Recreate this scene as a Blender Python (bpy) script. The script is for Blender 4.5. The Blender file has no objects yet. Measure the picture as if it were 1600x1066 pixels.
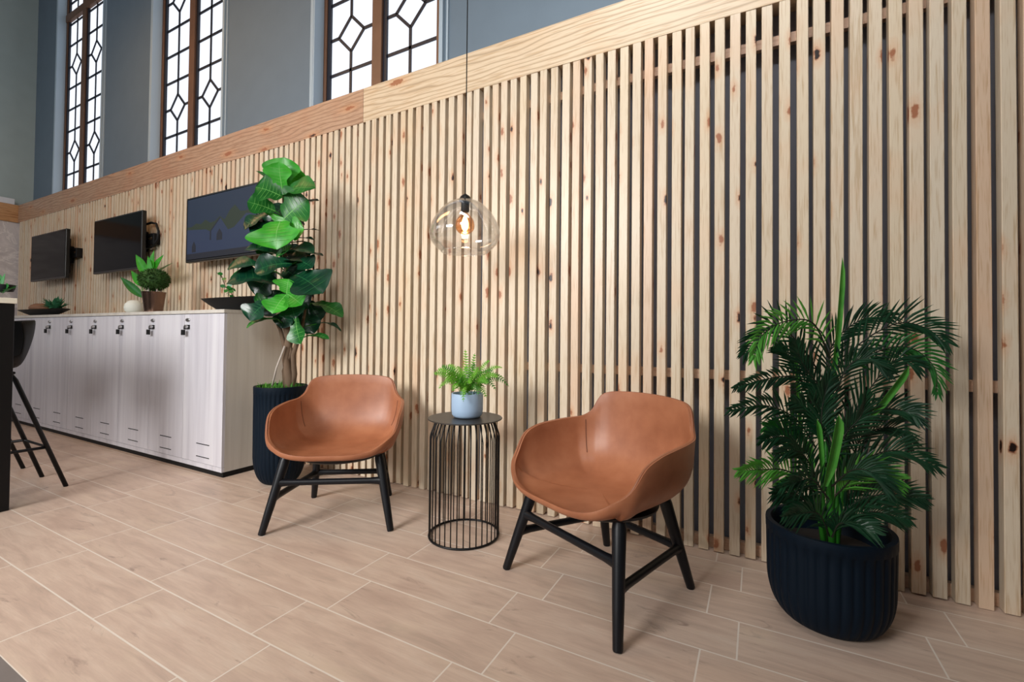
import bpy, bmesh, math, random
from math import sin, cos, pi, radians, sqrt
from mathutils import Vector, Matrix
random.seed(7)
S = bpy.context.scene
COL = S.collection

# ---------------------------------------------------------------- camera
F_PX, CX, CY = 714.05, 800.0, 512.2
YAW, PITCH, ROLL = radians(28.193), radians(.955), radians(.5547)
CAM = Vector((0, 0, 1.0))
fw = Vector((-sin(YAW)*cos(PITCH), cos(YAW)*cos(PITCH), sin(PITCH)))
r0 = Vector((cos(YAW), sin(YAW), 0)); u0 = r0.cross(fw)
rt = cos(ROLL)*r0 + sin(ROLL)*u0; up = -sin(ROLL)*r0 + cos(ROLL)*u0
cd = bpy.data.cameras.new('camera'); cam = bpy.data.objects.new('camera', cd); COL.objects.link(cam)
cam.matrix_world = Matrix(((rt.x, up.x, -fw.x, CAM.x), (rt.y, up.y, -fw.y, CAM.y), (rt.z, up.z, -fw.z, CAM.z), (0, 0, 0, 1)))
cd.sensor_width = 36; cd.lens = 36*F_PX/1600; cd.shift_y = -(533-CY)/1600; cd.clip_start = .02; cd.clip_end = 200
S.camera = cam

# ---------------------------------------------------------------- world, lights, exposure
S.view_settings.view_transform = 'Standard'; S.view_settings.look = 'None'
S.view_settings.exposure = -0.64; S.view_settings.gamma = 1.0
wd = bpy.data.worlds.new('sky'); S.world = wd; wd.use_nodes = True
wn = wd.node_tree.nodes; bg = wn['Background']; bg.inputs[0].default_value = (.88, .94, 1, 1); bg.inputs[1].default_value = .75

def area(name, loc, aim, sx, sy, power, col, spread=180):
    l = bpy.data.lights.new(name, 'AREA'); l.shape = 'RECTANGLE'; l.size = sx; l.size_y = sy; l.energy = power; l.color = col
    l.spread = radians(spread)
    o = bpy.data.objects.new(name, l); COL.objects.link(o); o.location = loc
    o.rotation_euler = (Vector(aim)-Vector(loc)).to_track_quat('-Z', 'Y').to_euler()
    return o
area('daylight_shopfront', (-2.9, -3.6, 3.0), (-2.0, 1.8, .5), 2.2, 1.8, 135, (1, .985, .965), 82)
area('daylight_high_left', (-7.4, -1.6, 3.4), (-4.6, 2.3, .7), 2.6, 2.2, 42, (.94, .97, 1))
area('fill_right', (1.0, -2.6, 3.2), (-5.0, 1.6, 1.6), 2.0, 1.6, 70, (1, .98, .95), 85)  # added fill without a window, lifts right-facing batten sides and the left wall
area('warm_downlights', (-4.6, .9, 4.4), (-4.4, 2.3, 1.4), 3.4, .6, 52, (1, .58, .27))
area('fill_upper_battens', (-.3, .5, 4.4), (-.1, 2.3, 2.6), 1.8, .4, 24, (1, .98, .96), 80)  # added lamp without a fixture, brightens the upper battens at right

# ---------------------------------------------------------------- pixel helpers (only for measuring positions)
def ray(u, v): return rt*((u-CX)/F_PX) - up*((v-CY)/F_PX) + fw
def onplane(u, v, n, p):
    n = Vector(n); r = ray(u, v); return CAM + r*(n.dot(Vector(p)-CAM)/n.dot(r))
def WY(u, v, y): return onplane(u, v, (0, 1, 0), (0, y, 0))
HF = Vector((-sin(YAW), cos(YAW), 0)); HR = Vector((cos(YAW), sin(YAW), 0)); UZ = Vector((0, 0, 1))

# ---------------------------------------------------------------- node helpers
def lin(c):
    return tuple(((x/255)/12.92 if x/255 <= .04045 else (((x/255)+.055)/1.055)**2.4) for x in c[:3])+(1,)
class NT:
    def __init__(s, name):
        s.m = bpy.data.materials.new(name); s.m.use_nodes = True; s.t = s.m.node_tree; s.n = s.t.nodes; s.b = s.n['Principled BSDF']; s.out = s.n['Material Output']
    def new(s, t, **k):
        n = s.n.new(t)
        for a, v in k.items(): setattr(n, a, v)
        return n
    def set(s, node, i, v):
        if hasattr(v, 'is_linked') or isinstance(v, bpy.types.NodeSocket): s.t.links.new(v, node.inputs[i])
        else: node.inputs[i].default_value = v
    def math(s, op, a, b=0.0, c=None):
        n = s.new('ShaderNodeMath', operation=op); s.set(n, 0, a); s.set(n, 1, b)
        if c is not None: s.set(n, 2, c)
        return n.outputs[0]
    def vmath(s, op, a, b):
        n = s.new('ShaderNodeVectorMath', operation=op); s.set(n, 0, a); s.set(n, 1, b); return n.outputs[0]
    def mix(s, f, a, b, bt='MIX'):
        n = s.new('ShaderNodeMix', data_type='RGBA', blend_type=bt); s.set(n, 0, f); s.set(n, 6, a); s.set(n, 7, b); return n.outputs[2]
    def noise(s, vec, scale=5, detail=3, rough=.5, dist=0.0):
        n = s.new('ShaderNodeTexNoise'); s.set(n, 'Vector', vec); n.inputs['Scale'].default_value = scale; n.inputs['Detail'].default_value = detail
        n.inputs['Roughness'].default_value = rough; n.inputs['Distortion'].default_value = dist; return n.outputs[0]
    def ramp(s, f, stops):
        n = s.new('ShaderNodeValToRGB'); s.set(n, 0, f); e = n.color_ramp.elements
        while len(e) < len(stops): e.new(.5)
        for el, (p, c) in zip(e, stops): el.position = p; el.color = c if len(c) == 4 else (*c, 1)
        return n.outputs[0]
    def maprange(s, f, a, b, c=0.0, d=1.0):
        n = s.new('ShaderNodeMapRange'); s.set(n, 0, f); n.inputs[1].default_value = a; n.inputs[2].default_value = b; n.inputs[3].default_value = c; n.inputs[4].default_value = d; return n.outputs[0]
    def bump(s, h, strength=.2, dist=.002):
        n = s.new('ShaderNodeBump'); s.set(n, 'Height', h); n.inputs['Strength'].default_value = strength; n.inputs['Distance'].default_value = dist
        s.t.links.new(n.outputs[0], s.b.inputs['Normal'])
    def coord(s): return s.new('ShaderNodeTexCoord').outputs['Object']
    def xyz(s, v):
        n = s.new('ShaderNodeSeparateXYZ'); s.set(n, 0, v); return n.outputs
    def comb(s, x, y, z):
        n = s.new('ShaderNodeCombineXYZ'); s.set(n, 0, x); s.set(n, 1, y); s.set(n, 2, z); return n.outputs[0]
    def base(s, c): s.set(s.b, 'Base Color', c); return s

def plain(name, rgb, rough=.5, metal=0.0, spec=.5, var=.0, emit=None, estr=0.0, bumpscale=0, bs=.1):
    t = NT(name); c = lin(rgb)
    t.b.inputs['Roughness'].default_value = rough; t.b.inputs['Metallic'].default_value = metal; t.b.inputs['Specular IOR Level'].default_value = spec
    co = t.coord()
    if var:
        nz = t.noise(co, 6, 4)
        lo = tuple(x*(1-var) for x in c[:3])+(1,); hi = tuple(min(1, x*(1+var)) for x in c[:3])+(1,)
        t.base(t.ramp(nz, [(.3, lo), (.7, hi)]))
    else: t.base(c)
    if bumpscale: t.bump(t.noise(co, bumpscale, 3), bs, .001)
    if emit: t.b.inputs['Emission Color'].default_value = lin(emit); t.b.inputs['Emission Strength'].default_value = estr
    return t.m

def pine(name, light, mid, along='Z', knots=True, island=False, pink=None, ringscale=1.0, rough=.42, knsel=.62, rings=0.0):
    t = NT(name); co = t.coord()
    sc = {'Z': (1, 1, .045), 'X': (.05, 1, 1), 'Y': (1, .05, 1)}[along]
    kn = {'Z': (10, 10, 4.2), 'X': (2.2, 7, 7), 'Y': (7, 2.2, 7)}[along]
    rnd = None
    if island:
        g = t.new('ShaderNodeNewGeometry'); rnd = g.outputs['Random Per Island']
        off = t.comb(t.math('MULTIPLY', rnd, 37.0), t.math('MULTIPLY', rnd, 71.0), t.math('MULTIPLY', rnd, 93.0))
        co = t.vmath('ADD', co, off)
    g1 = t.noise(t.vmath('MULTIPLY', co, tuple(x*ringscale for x in sc)), 55, 3, .6, .6)
    g2 = t.noise(t.vmath('MULTIPLY', co, tuple(x*ringscale for x in sc)), 220, 2, .5)
    big = t.noise(co, 3.0, 2)
    f = t.math('ADD', t.math('MULTIPLY', g1, .6), t.math('MULTIPLY', g2, .4))
    c = t.ramp(f, [(.36, lin(mid)), (.48, lin(light)), (.56, lin(light)), (.66, lin(mid))])
    if island:
        tint = t.ramp(rnd, [(0.0, (1, .95, .86, 1)), (.25, (1, 1, .99, 1)), (.5, (.95, .91, .85, 1)), (.7, (1, .98, .95, 1)), (.86, (1, .97, .93, 1)), (.9, (.98, .83, .75, 1)), (1, (.98, .85, .78, 1))])
        c = t.mix(1.0, c, tint, 'MULTIPLY')
    c = t.mix(t.math('MULTIPLY', t.maprange(big, .5, .7), .25), c, lin(pink or (222, 170, 130)))
    if rings:
        wv = t.new('ShaderNodeTexWave'); wv.wave_type = 'BANDS'; wv.bands_direction = 'Z'
        t.set(wv, 'Vector', t.vmath('MULTIPLY', co, (.22, .5, 1))); wv.inputs['Scale'].default_value = 10; wv.inputs['Distortion'].default_value = 14; wv.inputs['Detail'].default_value = 2; wv.inputs['Detail Scale'].default_value = .55
        c = t.mix(t.math('MULTIPLY', t.maprange(wv.outputs[1], .45, 1.0), rings), c, lin(mid))
        c = t.mix(t.math('MULTIPLY', t.maprange(wv.outputs[1], .85, 1.0), rings*.8), c, lin(tuple(x*.72 for x in mid)))
    if knots:
        X3 = t.xyz(co); v = t.new('ShaderNodeTexVoronoi'); v.voronoi_dimensions = '2D'; v.inputs['Scale'].default_value = 1.0
        hx = {'Z': t.math('ADD', X3[0], X3[1]), 'X': X3[0], 'Y': X3[1]}[along]
        t.set(v, 'Vector', t.comb(t.math('MULTIPLY', hx, kn[0] if along != 'Y' else kn[1]), t.math('MULTIPLY', X3[2], kn[2]), 0.0))
        sel = t.xyz(v.outputs['Color'])[0]
        on = t.math('GREATER_THAN', sel, knsel)
        d = t.math('ADD', t.math('ADD', v.outputs['Distance'], t.math('MULTIPLY', t.noise(co, 45, 3), .20)), t.math('MULTIPLY', t.xyz(v.outputs['Color'])[1], .07))
        halo = t.math('MULTIPLY', t.maprange(d, .44, .2), on)
        core = t.math('MULTIPLY', t.maprange(d, .25, .20), on)
        c = t.mix(t.math('MULTIPLY', halo, .45), c, lin((204, 146, 100)))
        c = t.mix(t.math('MULTIPLY', core, .85), c, lin((148, 84, 52)))
        on2 = t.math('GREATER_THAN', sel, .90)
        core2 = t.math('MULTIPLY', t.maprange(d, .21, .18), on2)
        c = t.mix(core2, c, lin((30, 16, 12)))
    t.base(c); t.b.inputs['Roughness'].default_value = rough; t.b.inputs['Specular IOR Level'].default_value = .45
    t.bump(g1, .12, .001)
    return t.m

def floor_mat():
    t = NT('oak_tile'); co = t.coord()
    v = t.vmath('ADD', co, (.055, -.0805, 0))
    b = t.new('ShaderNodeTexBrick'); t.set(b, 'Vector', v)
    b.offset = .105/.66; b.offset_frequency = 2; b.squash = 1; b.squash_frequency = 2
    b.inputs['Scale'].default_value = 1; b.inputs['Mortar Size'].default_value = .0028; b.inputs['Mortar Smooth'].default_value = .1; b.inputs['Bias'].default_value = 0
    b.inputs['Brick Width'].default_value = .66; b.inputs['Row Height'].default_value = .2165
    b.inputs['Color1'].default_value = (0, 0, 0, 1); b.inputs['Color2'].default_value = (1, 1, 1, 1); b.inputs['Mortar'].default_value = (.5, .5, .5, 1)
    r = t.xyz(b.outputs['Color'])[0]
    off = t.comb(t.math('MULTIPLY', r, 31.0), t.math('MULTIPLY', r, 17.0), t.math('MULTIPLY', r, 11.0))
    c2 = t.vmath('ADD', co, off)
    grain = t.noise(t.vmath('MULTIPLY', c2, (1.0, 7, 1)), 3.0, 7, .6, .7)
    fine = t.noise(t.vmath('MULTIPLY', c2, (1.6, 26, 1)), 9, 4, .6, .4)
    cloud = t.noise(t.vmath('MULTIPLY', c2, (1, 2.2, 1)), 3.0, 3, .5, .3)
    c = t.ramp(grain, [(.22, lin((172, 152, 138))), (.42, lin((195, 171, 155))), (.56, lin((205, 182, 165))), (.75, lin((211, 192, 176)))])
    c = t.mix(t.maprange(fine, .40, .75, 0, .35), c, lin((176, 156, 140)))
    c = t.mix(t.maprange(cloud, .56, .72, 0, .5), c, lin((178, 152, 138)))
    c = t.mix(t.maprange(cloud, .42, .28, 0, .45), c, lin((212, 192, 170)))
    dk = t.noise(t.vmath('MULTIPLY', c2, (1.4, 5, 1)), 2.6, 5, .65, 1.6)
    c = t.mix(t.maprange(dk, .62, .74, 0, .6), c, lin((126, 106, 98)))
    c = t.mix(t.math('MULTIPLY', t.math('SUBTRACT', r, .5), .25), c, lin((225, 200, 178)))
    c = t.mix(b.outputs['Fac'], c, lin((222, 211, 199)))
    t.base(c); t.b.inputs['Roughness'].default_value = .38; t.b.inputs['Specular IOR Level'].default_value = .4
    h = t.math('SUBTRACT', t.math('MULTIPLY', fine, .1), b.outputs['Fac']); t.bump(h, .25, .0015)
    return t.m

def laminate(name='bleached_laminate', a=(184, 182, 190), b=(202, 200, 207), c_=(212, 211, 216)):
    t = NT(name); co = t.coord(); g0 = t.new('ShaderNodeObjectInfo').outputs['Random']
    co = t.vmath('ADD', co, t.comb(t.math('MULTIPLY', g0, 9.0), 0.0, 0.0))
    g = t.noise(t.vmath('MULTIPLY', co, (1, 1, .04)), 11, 4, .6, .2); g2 = t.noise(t.vmath('MULTIPLY', co, (1, 1, .06)), 70, 3, .5)
    c = t.ramp(g, [(.3, lin(a)), (.5, lin(b)), (.7, lin(c_))])
    c = t.mix(t.maprange(g2, .4, .7, 0, .12), c, lin((174, 168, 170)))
    t.base(c); t.b.inputs['Roughness'].default_value = .42; return t.m

def marble():
    t = NT('veined_panel'); co = t.coord()
    n = t.noise(t.vmath('MULTIPLY', co, (1, 1, 1.6)), 1.6, 6, .62, 2.5)
    t.base(t.ramp(n, [(.3, lin((186, 181, 184))), (.47, lin((214, 209, 211))), (.5, lin((234, 230, 230))), (.53, lin((206, 202, 205))), (.7, lin((222, 217, 219)))])); t.b.inputs['Roughness'].default_value = .5
    return t.m

def thin_glass(name, tint=(1, 1, 1), refl=.12, rough=.02):
    t = NT(name); t.n.remove(t.b)
    tr = t.new('ShaderNodeBsdfTransparent'); tr.inputs[0].default_value = (*tint, 1)
    gl = t.new('ShaderNodeBsdfGlossy'); gl.inputs['Roughness'].default_value = rough
    lw = t.new('ShaderNodeLayerWeight'); lw.inputs[0].default_value = .35
    f = t.math('ADD', t.math('MULTIPLY', lw.outputs['Facing'], .55), refl*.3)
    mx = t.new('ShaderNodeMixShader'); t.set(mx, 0, f); t.t.links.new(tr.outputs[0], mx.inputs[1]); t.t.links.new(gl.outputs[0], mx.inputs[2])
    t.t.links.new(mx.outputs[0], t.out.inputs[0]); return t.m

def leather():
    t = NT('tan_leather'); co = t.coord()
    n = t.noise(co, 9, 4, .55); n2 = t.noise(co, 380, 2); 
    t.base(t.ramp(n, [(.3, lin((146, 90, 61))), (.55, lin((160, 102, 71))), (.8, lin((171, 114, 82)))]))
    t.b.inputs['Roughness'].default_value = .42; t.b.inputs['Specular IOR Level'].default_value = .45
    t.bump(t.math('ADD', n2, t.math('MULTIPLY', n, .6)), .12, .0015); return t.m

def leafmat(name, a, b, rough=.35, vein=None, transl=.25):
    t = NT(name); co = t.coord(); n = t.noise(co, 14, 3)
    t.base(t.ramp(n, [(.3, lin(a)), (.7, lin(b))])); t.b.inputs['Roughness'].default_value = rough
    tl = t.new('ShaderNodeBsdfTranslucent'); tl.inputs[0].default_value = lin(b)
    mx = t.new('ShaderNodeMixShader'); mx.inputs[0].default_value = transl*.6
    t.t.links.new(t.b.outputs[0], mx.inputs[1]); t.t.links.new(tl.outputs[0], mx.inputs[2]); t.t.links.new(mx.outputs[0], t.out.inputs[0])
    return t.m

def emis(name, rgb, s):
    t = NT(name); t.b.inputs['Base Color'].default_value = (0, 0, 0, 1); t.b.inputs['Emission Color'].default_value = lin(rgb); t.b.inputs['Emission Strength'].default_value = s; return t.m

M = dict(
    slat=pine('pine_batten', (213, 200, 180), (192, 172, 145), 'Z', True, True, rough=.36, knsel=.62),
    rail=pine('pine_rail', (196, 164, 140), (180, 145, 122), 'X', False),
    cap1=pine('pine_board_red', (184, 150, 124), (150, 112, 86), 'X', True, False, (180, 110, 75), 1.2, knsel=.5, rings=.45),
    cap2=pine('pine_board_pale', (214, 194, 166), (190, 162, 128), 'X', True, False, (214, 170, 124), .8, knsel=.78, rings=.55),
    floor=floor_mat(), laminate=laminate(), laminate2=laminate('beige_laminate', (184, 178, 168), (200, 195, 186), (210, 206, 198)), marble=marble(), leather=leather(),
    wall=plain('blue_grey_paint', (106, 122, 136), .8, var=.03),
    wall2=plain('grey_green_paint_lit', (176, 190, 189), .8, var=.03),  # greener than the back wall, and lightened to stand in for missing light
    wallshade=plain('slate_backing', (150, 154, 168), .9, var=.05),
    darkwall=plain('dark_shade_wall', (128, 130, 134), .8, var=.04),  # kept dark so the light-blocking walls bounce little light
    ceiling=plain('ceiling_white', (190, 190, 190), .9),
    greyfloor=plain('grey_stone', (120, 112, 108), .6, var=.12),
    winwood=plain('window_hardwood', (112, 80, 60), .5, var=.12),
    lead=plain('window_lead', (18, 26, 42), .5),
    winwhite=plain('window_reveal_paint', (168, 186, 200), .6),
    black=plain('black_powder_coat', (10, 12, 15), .42, spec=.3),
    blackmatte=plain('matte_black', (9, 10, 12), .6, spec=.3),
    blackwood=plain('black_stained_wood', (8, 11, 17), .42, spec=.32, bumpscale=60, bs=.08),
    tabletop=plain('table_steel', (58, 56, 54), .38, metal=.3),
    navy=plain('navy_glazed_fibre', (3, 18, 31), .6, spec=.15, var=.06),
    navyrim=plain('navy_rim', (24, 34, 50), .6, spec=.3),
    soil=plain('dark_soil', (28, 22, 18), .95, var=.3, bumpscale=60, bs=.8),
    moss=leafmat('moss', (40, 110, 30), (96, 160, 52), .8),
    bluepot=plain('pale_blue_ceramic', (158, 182, 208), .55, var=.02),
    steel=plain('brushed_steel', (190, 190, 190), .3, metal=1),
    screen=plain('screen_glass', (5, 8, 13), .10, spec=.06),
    bezel=plain('screen_bezel', (8, 9, 11), .35),
    bronze=plain('hammered_bronze', (128, 104, 92), .25, metal=1.0, bumpscale=45, bs=.9),
    stone=plain('pale_ceramic', (205, 208, 200), .6, var=.03),
    bark=plain('bark', (104, 84, 66), .85, var=.25, bumpscale=70, bs=.8),
    cane=plain('pale_cane', (176, 166, 158), .7),
    piping=plain('leather_piping', (140, 86, 58), .45),
    seam=plain('leather_seam', (96, 52, 30), .6),
    whitetop=plain('white_bar_top', (232, 226, 208), .5),
    paper=plain('white_carton', (222, 226, 232), .7),
    woodball=plain('brown_wood', (130, 92, 66), .6, var=.2),
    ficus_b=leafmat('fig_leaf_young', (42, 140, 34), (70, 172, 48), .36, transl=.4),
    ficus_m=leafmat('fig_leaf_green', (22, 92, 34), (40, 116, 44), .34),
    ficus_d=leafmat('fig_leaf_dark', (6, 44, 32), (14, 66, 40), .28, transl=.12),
    vein=leafmat('leaf_vein', (104, 176, 84), (124, 190, 100), .5),
    vein_d=leafmat('leaf_vein_dark', (36, 100, 58), (52, 120, 70), .4),
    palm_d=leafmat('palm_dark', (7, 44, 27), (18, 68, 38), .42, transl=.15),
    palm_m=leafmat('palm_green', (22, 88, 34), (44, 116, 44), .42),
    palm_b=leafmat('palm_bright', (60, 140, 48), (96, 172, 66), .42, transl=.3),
    palm_stem=leafmat('palm_stem', (36, 120, 34), (60, 140, 40), .45),
    palm_rach=plain('palm_rachis', (30, 34, 22), .5),
    fern=leafmat('fern_green', (70, 148, 36), (128, 190, 58), .5, transl=.35),
    fern_d=leafmat('fern_dark_green', (36, 100, 28), (70, 138, 40), .5),  # darker green for a random share of the fronds
    succ=leafmat('succulent', (40, 110, 80), (80, 150, 110), .5),
    glass=thin_glass('clear_glass'), amber=thin_glass('amber_glass', (1, .66, .40), .2),
    pane=emis('frosted_daylit_pane', (240, 245, 255), 1.75),
    filament=emis('filament', (255, 214, 150), 26),
    sky3=emis('picture_sky', (18, 50, 84), .7), tree3=emis('picture_trees', (44, 66, 42), .6), bld3=emis('picture_building', (42, 64, 104), .7), bldd3=emis('picture_building_dark', (16, 26, 52), .6),
)

# ---------------------------------------------------------------- mesh helpers
class MB:
    def __init__(s): s.v = []; s.f = []; s.mi = []
    def add(s, vs, fs, mi=0):
        o = len(s.v); s.v += [Vector(p) for p in vs]; s.f += [tuple(i+o for i in f) for f in fs]; s.mi += [mi]*len(fs)
    def box(s, x0, y0, z0, x1, y1, z1, mi=0):
        s.add([(x0,y0,z0),(x1,y0,z0),(x1,y1,z0),(x0,y1,z0),(x0,y0,z1),(x1,y0,z1),(x1,y1,z1),(x0,y1,z1)],
              [(0,3,2,1),(4,5,6,7),(0,1,5,4),(1,2,6,5),(2,3,7,6),(3,0,4,7)], mi)
    def tube(s, pts, r, n=8, mi=0, closed=False, cap=True, flat=None):
        pts = [Vector(p) for p in pts]; k = len(pts); rs = r if isinstance(r, (list, tuple)) else [r]*k
        d = []
        for i in range(k):
            a = pts[(i-1) % k] if (closed or i) else pts[0]; b = pts[(i+1) % k] if (closed or i < k-1) else pts[-1]
            d.append((b-a).normalized())
        ref = Vector((0, 0, 1)) if abs(d[0].z) < .9 else Vector((0, 1, 0))
        x = (ref - d[0]*ref.dot(d[0])).normalized(); rings = []; vs = []
        for i in range(k):
            x = (x - d[i]*x.dot(d[i])).normalized(); y = d[i].cross(x)
            for j in range(n):
                a = 2*pi*j/n; vs.append(pts[i]+(x*cos(a)+y*sin(a)*(flat or 1))*rs[i])
        fs = []
        for i in range(k if closed else k-1):
            for j in range(n):
                a = i*n+j; b = i*n+(j+1) % n; i2 = (i+1) % k; fs.append((a, b, i2*n+(j+1) % n, i2*n+j))
        if cap and not closed: fs += [tuple(range(n))[::-1], tuple((k-1)*n+j for j in range(n))]
        s.add(vs, fs, mi)
    def lathe(s, prof, n=48, c=(0, 0, 0), mi=0, flute=None, sx=1, sy=1):
        vs = []; fs = []; c = Vector(c)
        for i, (r, z) in enumerate(prof):
            for j in range(n):
                a = 2*pi*j/n; rr = r*(1 if not flute else flute(i, a, r))
                vs.append(c+Vector((rr*cos(a)*sx, rr*sin(a)*sy, z)))
        for i in range(len(prof)-1):
            for j in range(n):
                fs.append((i*n+j, i*n+(j+1) % n, (i+1)*n+(j+1) % n, (i+1)*n+j))
        if prof[0][0] > 1e-5: fs.append(tuple(range(n))[::-1])
        if prof[-1][0] > 1e-5: fs.append(tuple((len(prof)-1)*n+j for j in range(n)))
        s.add(vs, fs, mi)
    def build(s, name, mats, parent=None, smooth=False, loc=None, bevel=0, solid=None, subsurf=0, angle=None):
        me = bpy.data.meshes.new(name); me.from_pydata([tuple(p) for p in s.v], [], s.f)
        for m in (mats if isinstance(mats, (list, tuple)) else [mats]): me.materials.append(m)
        for p, i in zip(me.polygons, s.mi): p.material_index = i; p.use_smooth = smooth
        bm = bmesh.new(); bm.from_mesh(me); bmesh.ops.remove_doubles(bm, verts=bm.verts, dist=1e-6)
        if smooth and angle:
            for e in bm.edges:
                if len(e.link_faces) == 2 and e.calc_face_angle(0) > radians(angle): e.smooth = False
        bm.to_mesh(me); bm.free()
        o = bpy.data.objects.new(name, me); COL.objects.link(o)
        if parent is not None:
            o.parent = parent
        if loc is not None: o.location = loc
        if solid:
            m = o.modifiers.new('s', 'SOLIDIFY'); m.thickness = solid[0]; m.offset = solid[1]
        if bevel:
            m = o.modifiers.new('b', 'BEVEL'); m.width = bevel; m.segments = 2; m.limit_method = 'ANGLE'; m.angle_limit = radians(40)
        if subsurf:
            m = o.modifiers.new('ss', 'SUBSURF'); m.levels = subsurf; m.render_levels = subsurf
        return o

def tag(o, label=None, cat=None, group=None, kind=None):
    if label: o['label'] = label
    if cat: o['category'] = cat
    if group: o['group'] = group
    if kind: o['kind'] = kind
    return o
def thing(name, label, cat, loc=(0, 0, 0), rz=0, group=None):
    o = bpy.data.objects.new(name, None); COL.objects.link(o); o.location = loc; o.rotation_euler = (0, 0, rz); o.empty_display_size = .1
    return tag(o, label, cat, group)
def copy_tree(o, parent=None):
    c = o.copy(); COL.objects.link(c)
    if parent: c.parent = parent
    for ch in [x for x in bpy.data.objects if x.parent == o and x != c]: copy_tree(ch, c)
    return c
def struct(mb, name, m, label=None, **k): return tag(mb.build(name, m, **k), label, kind='structure')
def boxobj(name, m, b, parent=None, bevel=0, **k):
    mb = MB(); mb.box(*b); return mb.build(name, m, parent, bevel=bevel, **k)

# ================================================================ THE SETTING
YS = 2.34          # front face of the battens
XL = -9.1          # left side wall, lower face
YU = 2.54; YG = 2.62   # upper wall face, window frame face
mb = MB(); mb.box(-9.6, .5135, -.1, 3.2, 3.2, 0); struct(mb, 'floor', M['floor'])
mb = MB(); mb.box(-9.6, -5, -.1, 3.2, .5135, -.0003); struct(mb, 'floor_strip', M['greyfloor'])
mb = MB(); mb.box(-9.6, -5, 6.2, 3.2, 3.2, 6.3); struct(mb, 'ceiling', M['ceiling'])
WIN = [(-3.255, -1.94), (-5.93, -4.56), (-8.55, -7.14)]
ZB, ZT = 2.68, 5.9
mb = MB()
xs = [-9.6]+[v for w in WIN[::-1] for v in w]+[3.2]
for i in range(0, len(xs), 2): mb.box(xs[i], YU, 2.5, xs[i+1], YU+.3, 6.2)
for a, b in WIN: mb.box(a, YU, 2.5, b, YU+.3, ZB); mb.box(a, YU, ZT, b, YU+.3, 6.2)
struct(mb, 'wall_back', M['wall'])
mb = MB(); mb.box(-9.3, YS+.10, 0, 3.2, YS+.16, 2.56); struct(mb, 'wall_back_lower', M['wallshade'])
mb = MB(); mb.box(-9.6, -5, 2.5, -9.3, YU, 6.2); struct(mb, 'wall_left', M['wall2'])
mb = MB(); mb.box(-9.3, -5, 0, XL-.02, YS+.1, 2.52); struct(mb, 'wall_left_lower', M['marble'])
mb = MB(); mb.box(1.7, -5, 0, 2.0, YS+.2, 6.2); struct(mb, 'shade_wall_right', M['darkwall'])  # unseen wall, set close and dark to cut light on the right
mb = MB(); mb.box(-1.7, -3.2, 0, 1.7, -3.0, 6.2); struct(mb, 'shade_wall_front', M['darkwall'])  # unseen wall added behind the camera to shade the lower right
mb = MB(); mb.box(XL-.2, -1.5, 2.505, XL, YS, 2.75); o = struct(mb, 'trim_left', pine('pine_board_side', (196, 150, 104), (150, 100, 62), 'Y', True, False), bevel=.003)

# windows
def window(n, a, b, c):
    root = thing('window_%d' % n, None, None); del_keys = None
    root['kind'] = 'structure'
    mw = .05
    fr = MB(); y0, y1 = YG, YG+.06
    fr.box(a, y0, ZB, a+.045, y1, ZT); fr.box(b-.06, y0, ZB, b, y1, ZT); fr.box(c-mw, y0-.01, ZB, c+mw, y1, ZT)
    fr.box(a, y0, ZB, b, y1, ZB+.05); fr.box(a, y0-.012, 5.32, b, y1-.001, 5.42); fr.box(a, y0, ZT-.05, b, y1, ZT)
    fr.build('window_frame', M['winwood'], root, bevel=.003)
    for lo, hi in ((a+.045, c-mw), (c+mw, b-.06)):
        L = MB(); yl0, yl1 = YG+.02, YG+.04; t = .0125; m = (lo+hi)/2
        L.box(lo, yl0-.01, ZB+.05, lo+.036, yl1+.01, ZT-.05); L.box(hi-.008, yl0, ZB+.05, hi, yl1, ZT-.05)
        def seg(p, q, w=t):
            p = Vector((p[0], 0, p[1])); q = Vector((q[0], 0, q[1])); d = (q-p).normalized(); nn = Vector((-d.z, 0, d.x))*w
            vs = []
            for yy in (yl0, yl1): vs += [p+nn+Vector((0, yy, 0)), p-nn+Vector((0, yy, 0)), q-nn+Vector((0, yy, 0)), q+nn+Vector((0, yy, 0))]
            L.add(vs, [(0,1,2,3),(7,6,5,4),(0,4,5,1),(1,5,6,2),(2,6,7,3),(3,7,4,0)])
        z0 = 3.17-.302; levels = [z0+.302*i for i in range(11)]
        dia = {2: 1, 6: 1, 10: 1}
        prev = ZB+.05
        for i, z in enumerate(levels):
            if z > ZT-.1: break
            if i in dia:
                h = .146; seg((m, prev), (m, z-h)); prev = z+h; w = .145
                seg((m, z-h), (m-w, z)); seg((m-w, z), (m, z+h)); seg((m, z+h), (m+w, z)); seg((m+w, z), (m, z-h))
                seg((lo, z), (m-w, z)); seg((m+w, z), (hi, z))
            else: seg((lo, z), (hi, z))
        seg((m, prev), (m, ZT-.05))
        L.build('leaded_bars', M['lead'], root)
        G = MB(); G.box(lo, YG+.028, ZB+.05, hi, YG+.032, ZT-.05); G.build('pane', M['pane'], root)
FRM = [(-3.255, -1.99, -2.628), (-5.93, -4.675, -5.29), (-8.55, -7.34, -7.955)]
for i, (a, b, c) in enumerate(FRM): window(i+1, a, b, c)
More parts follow.
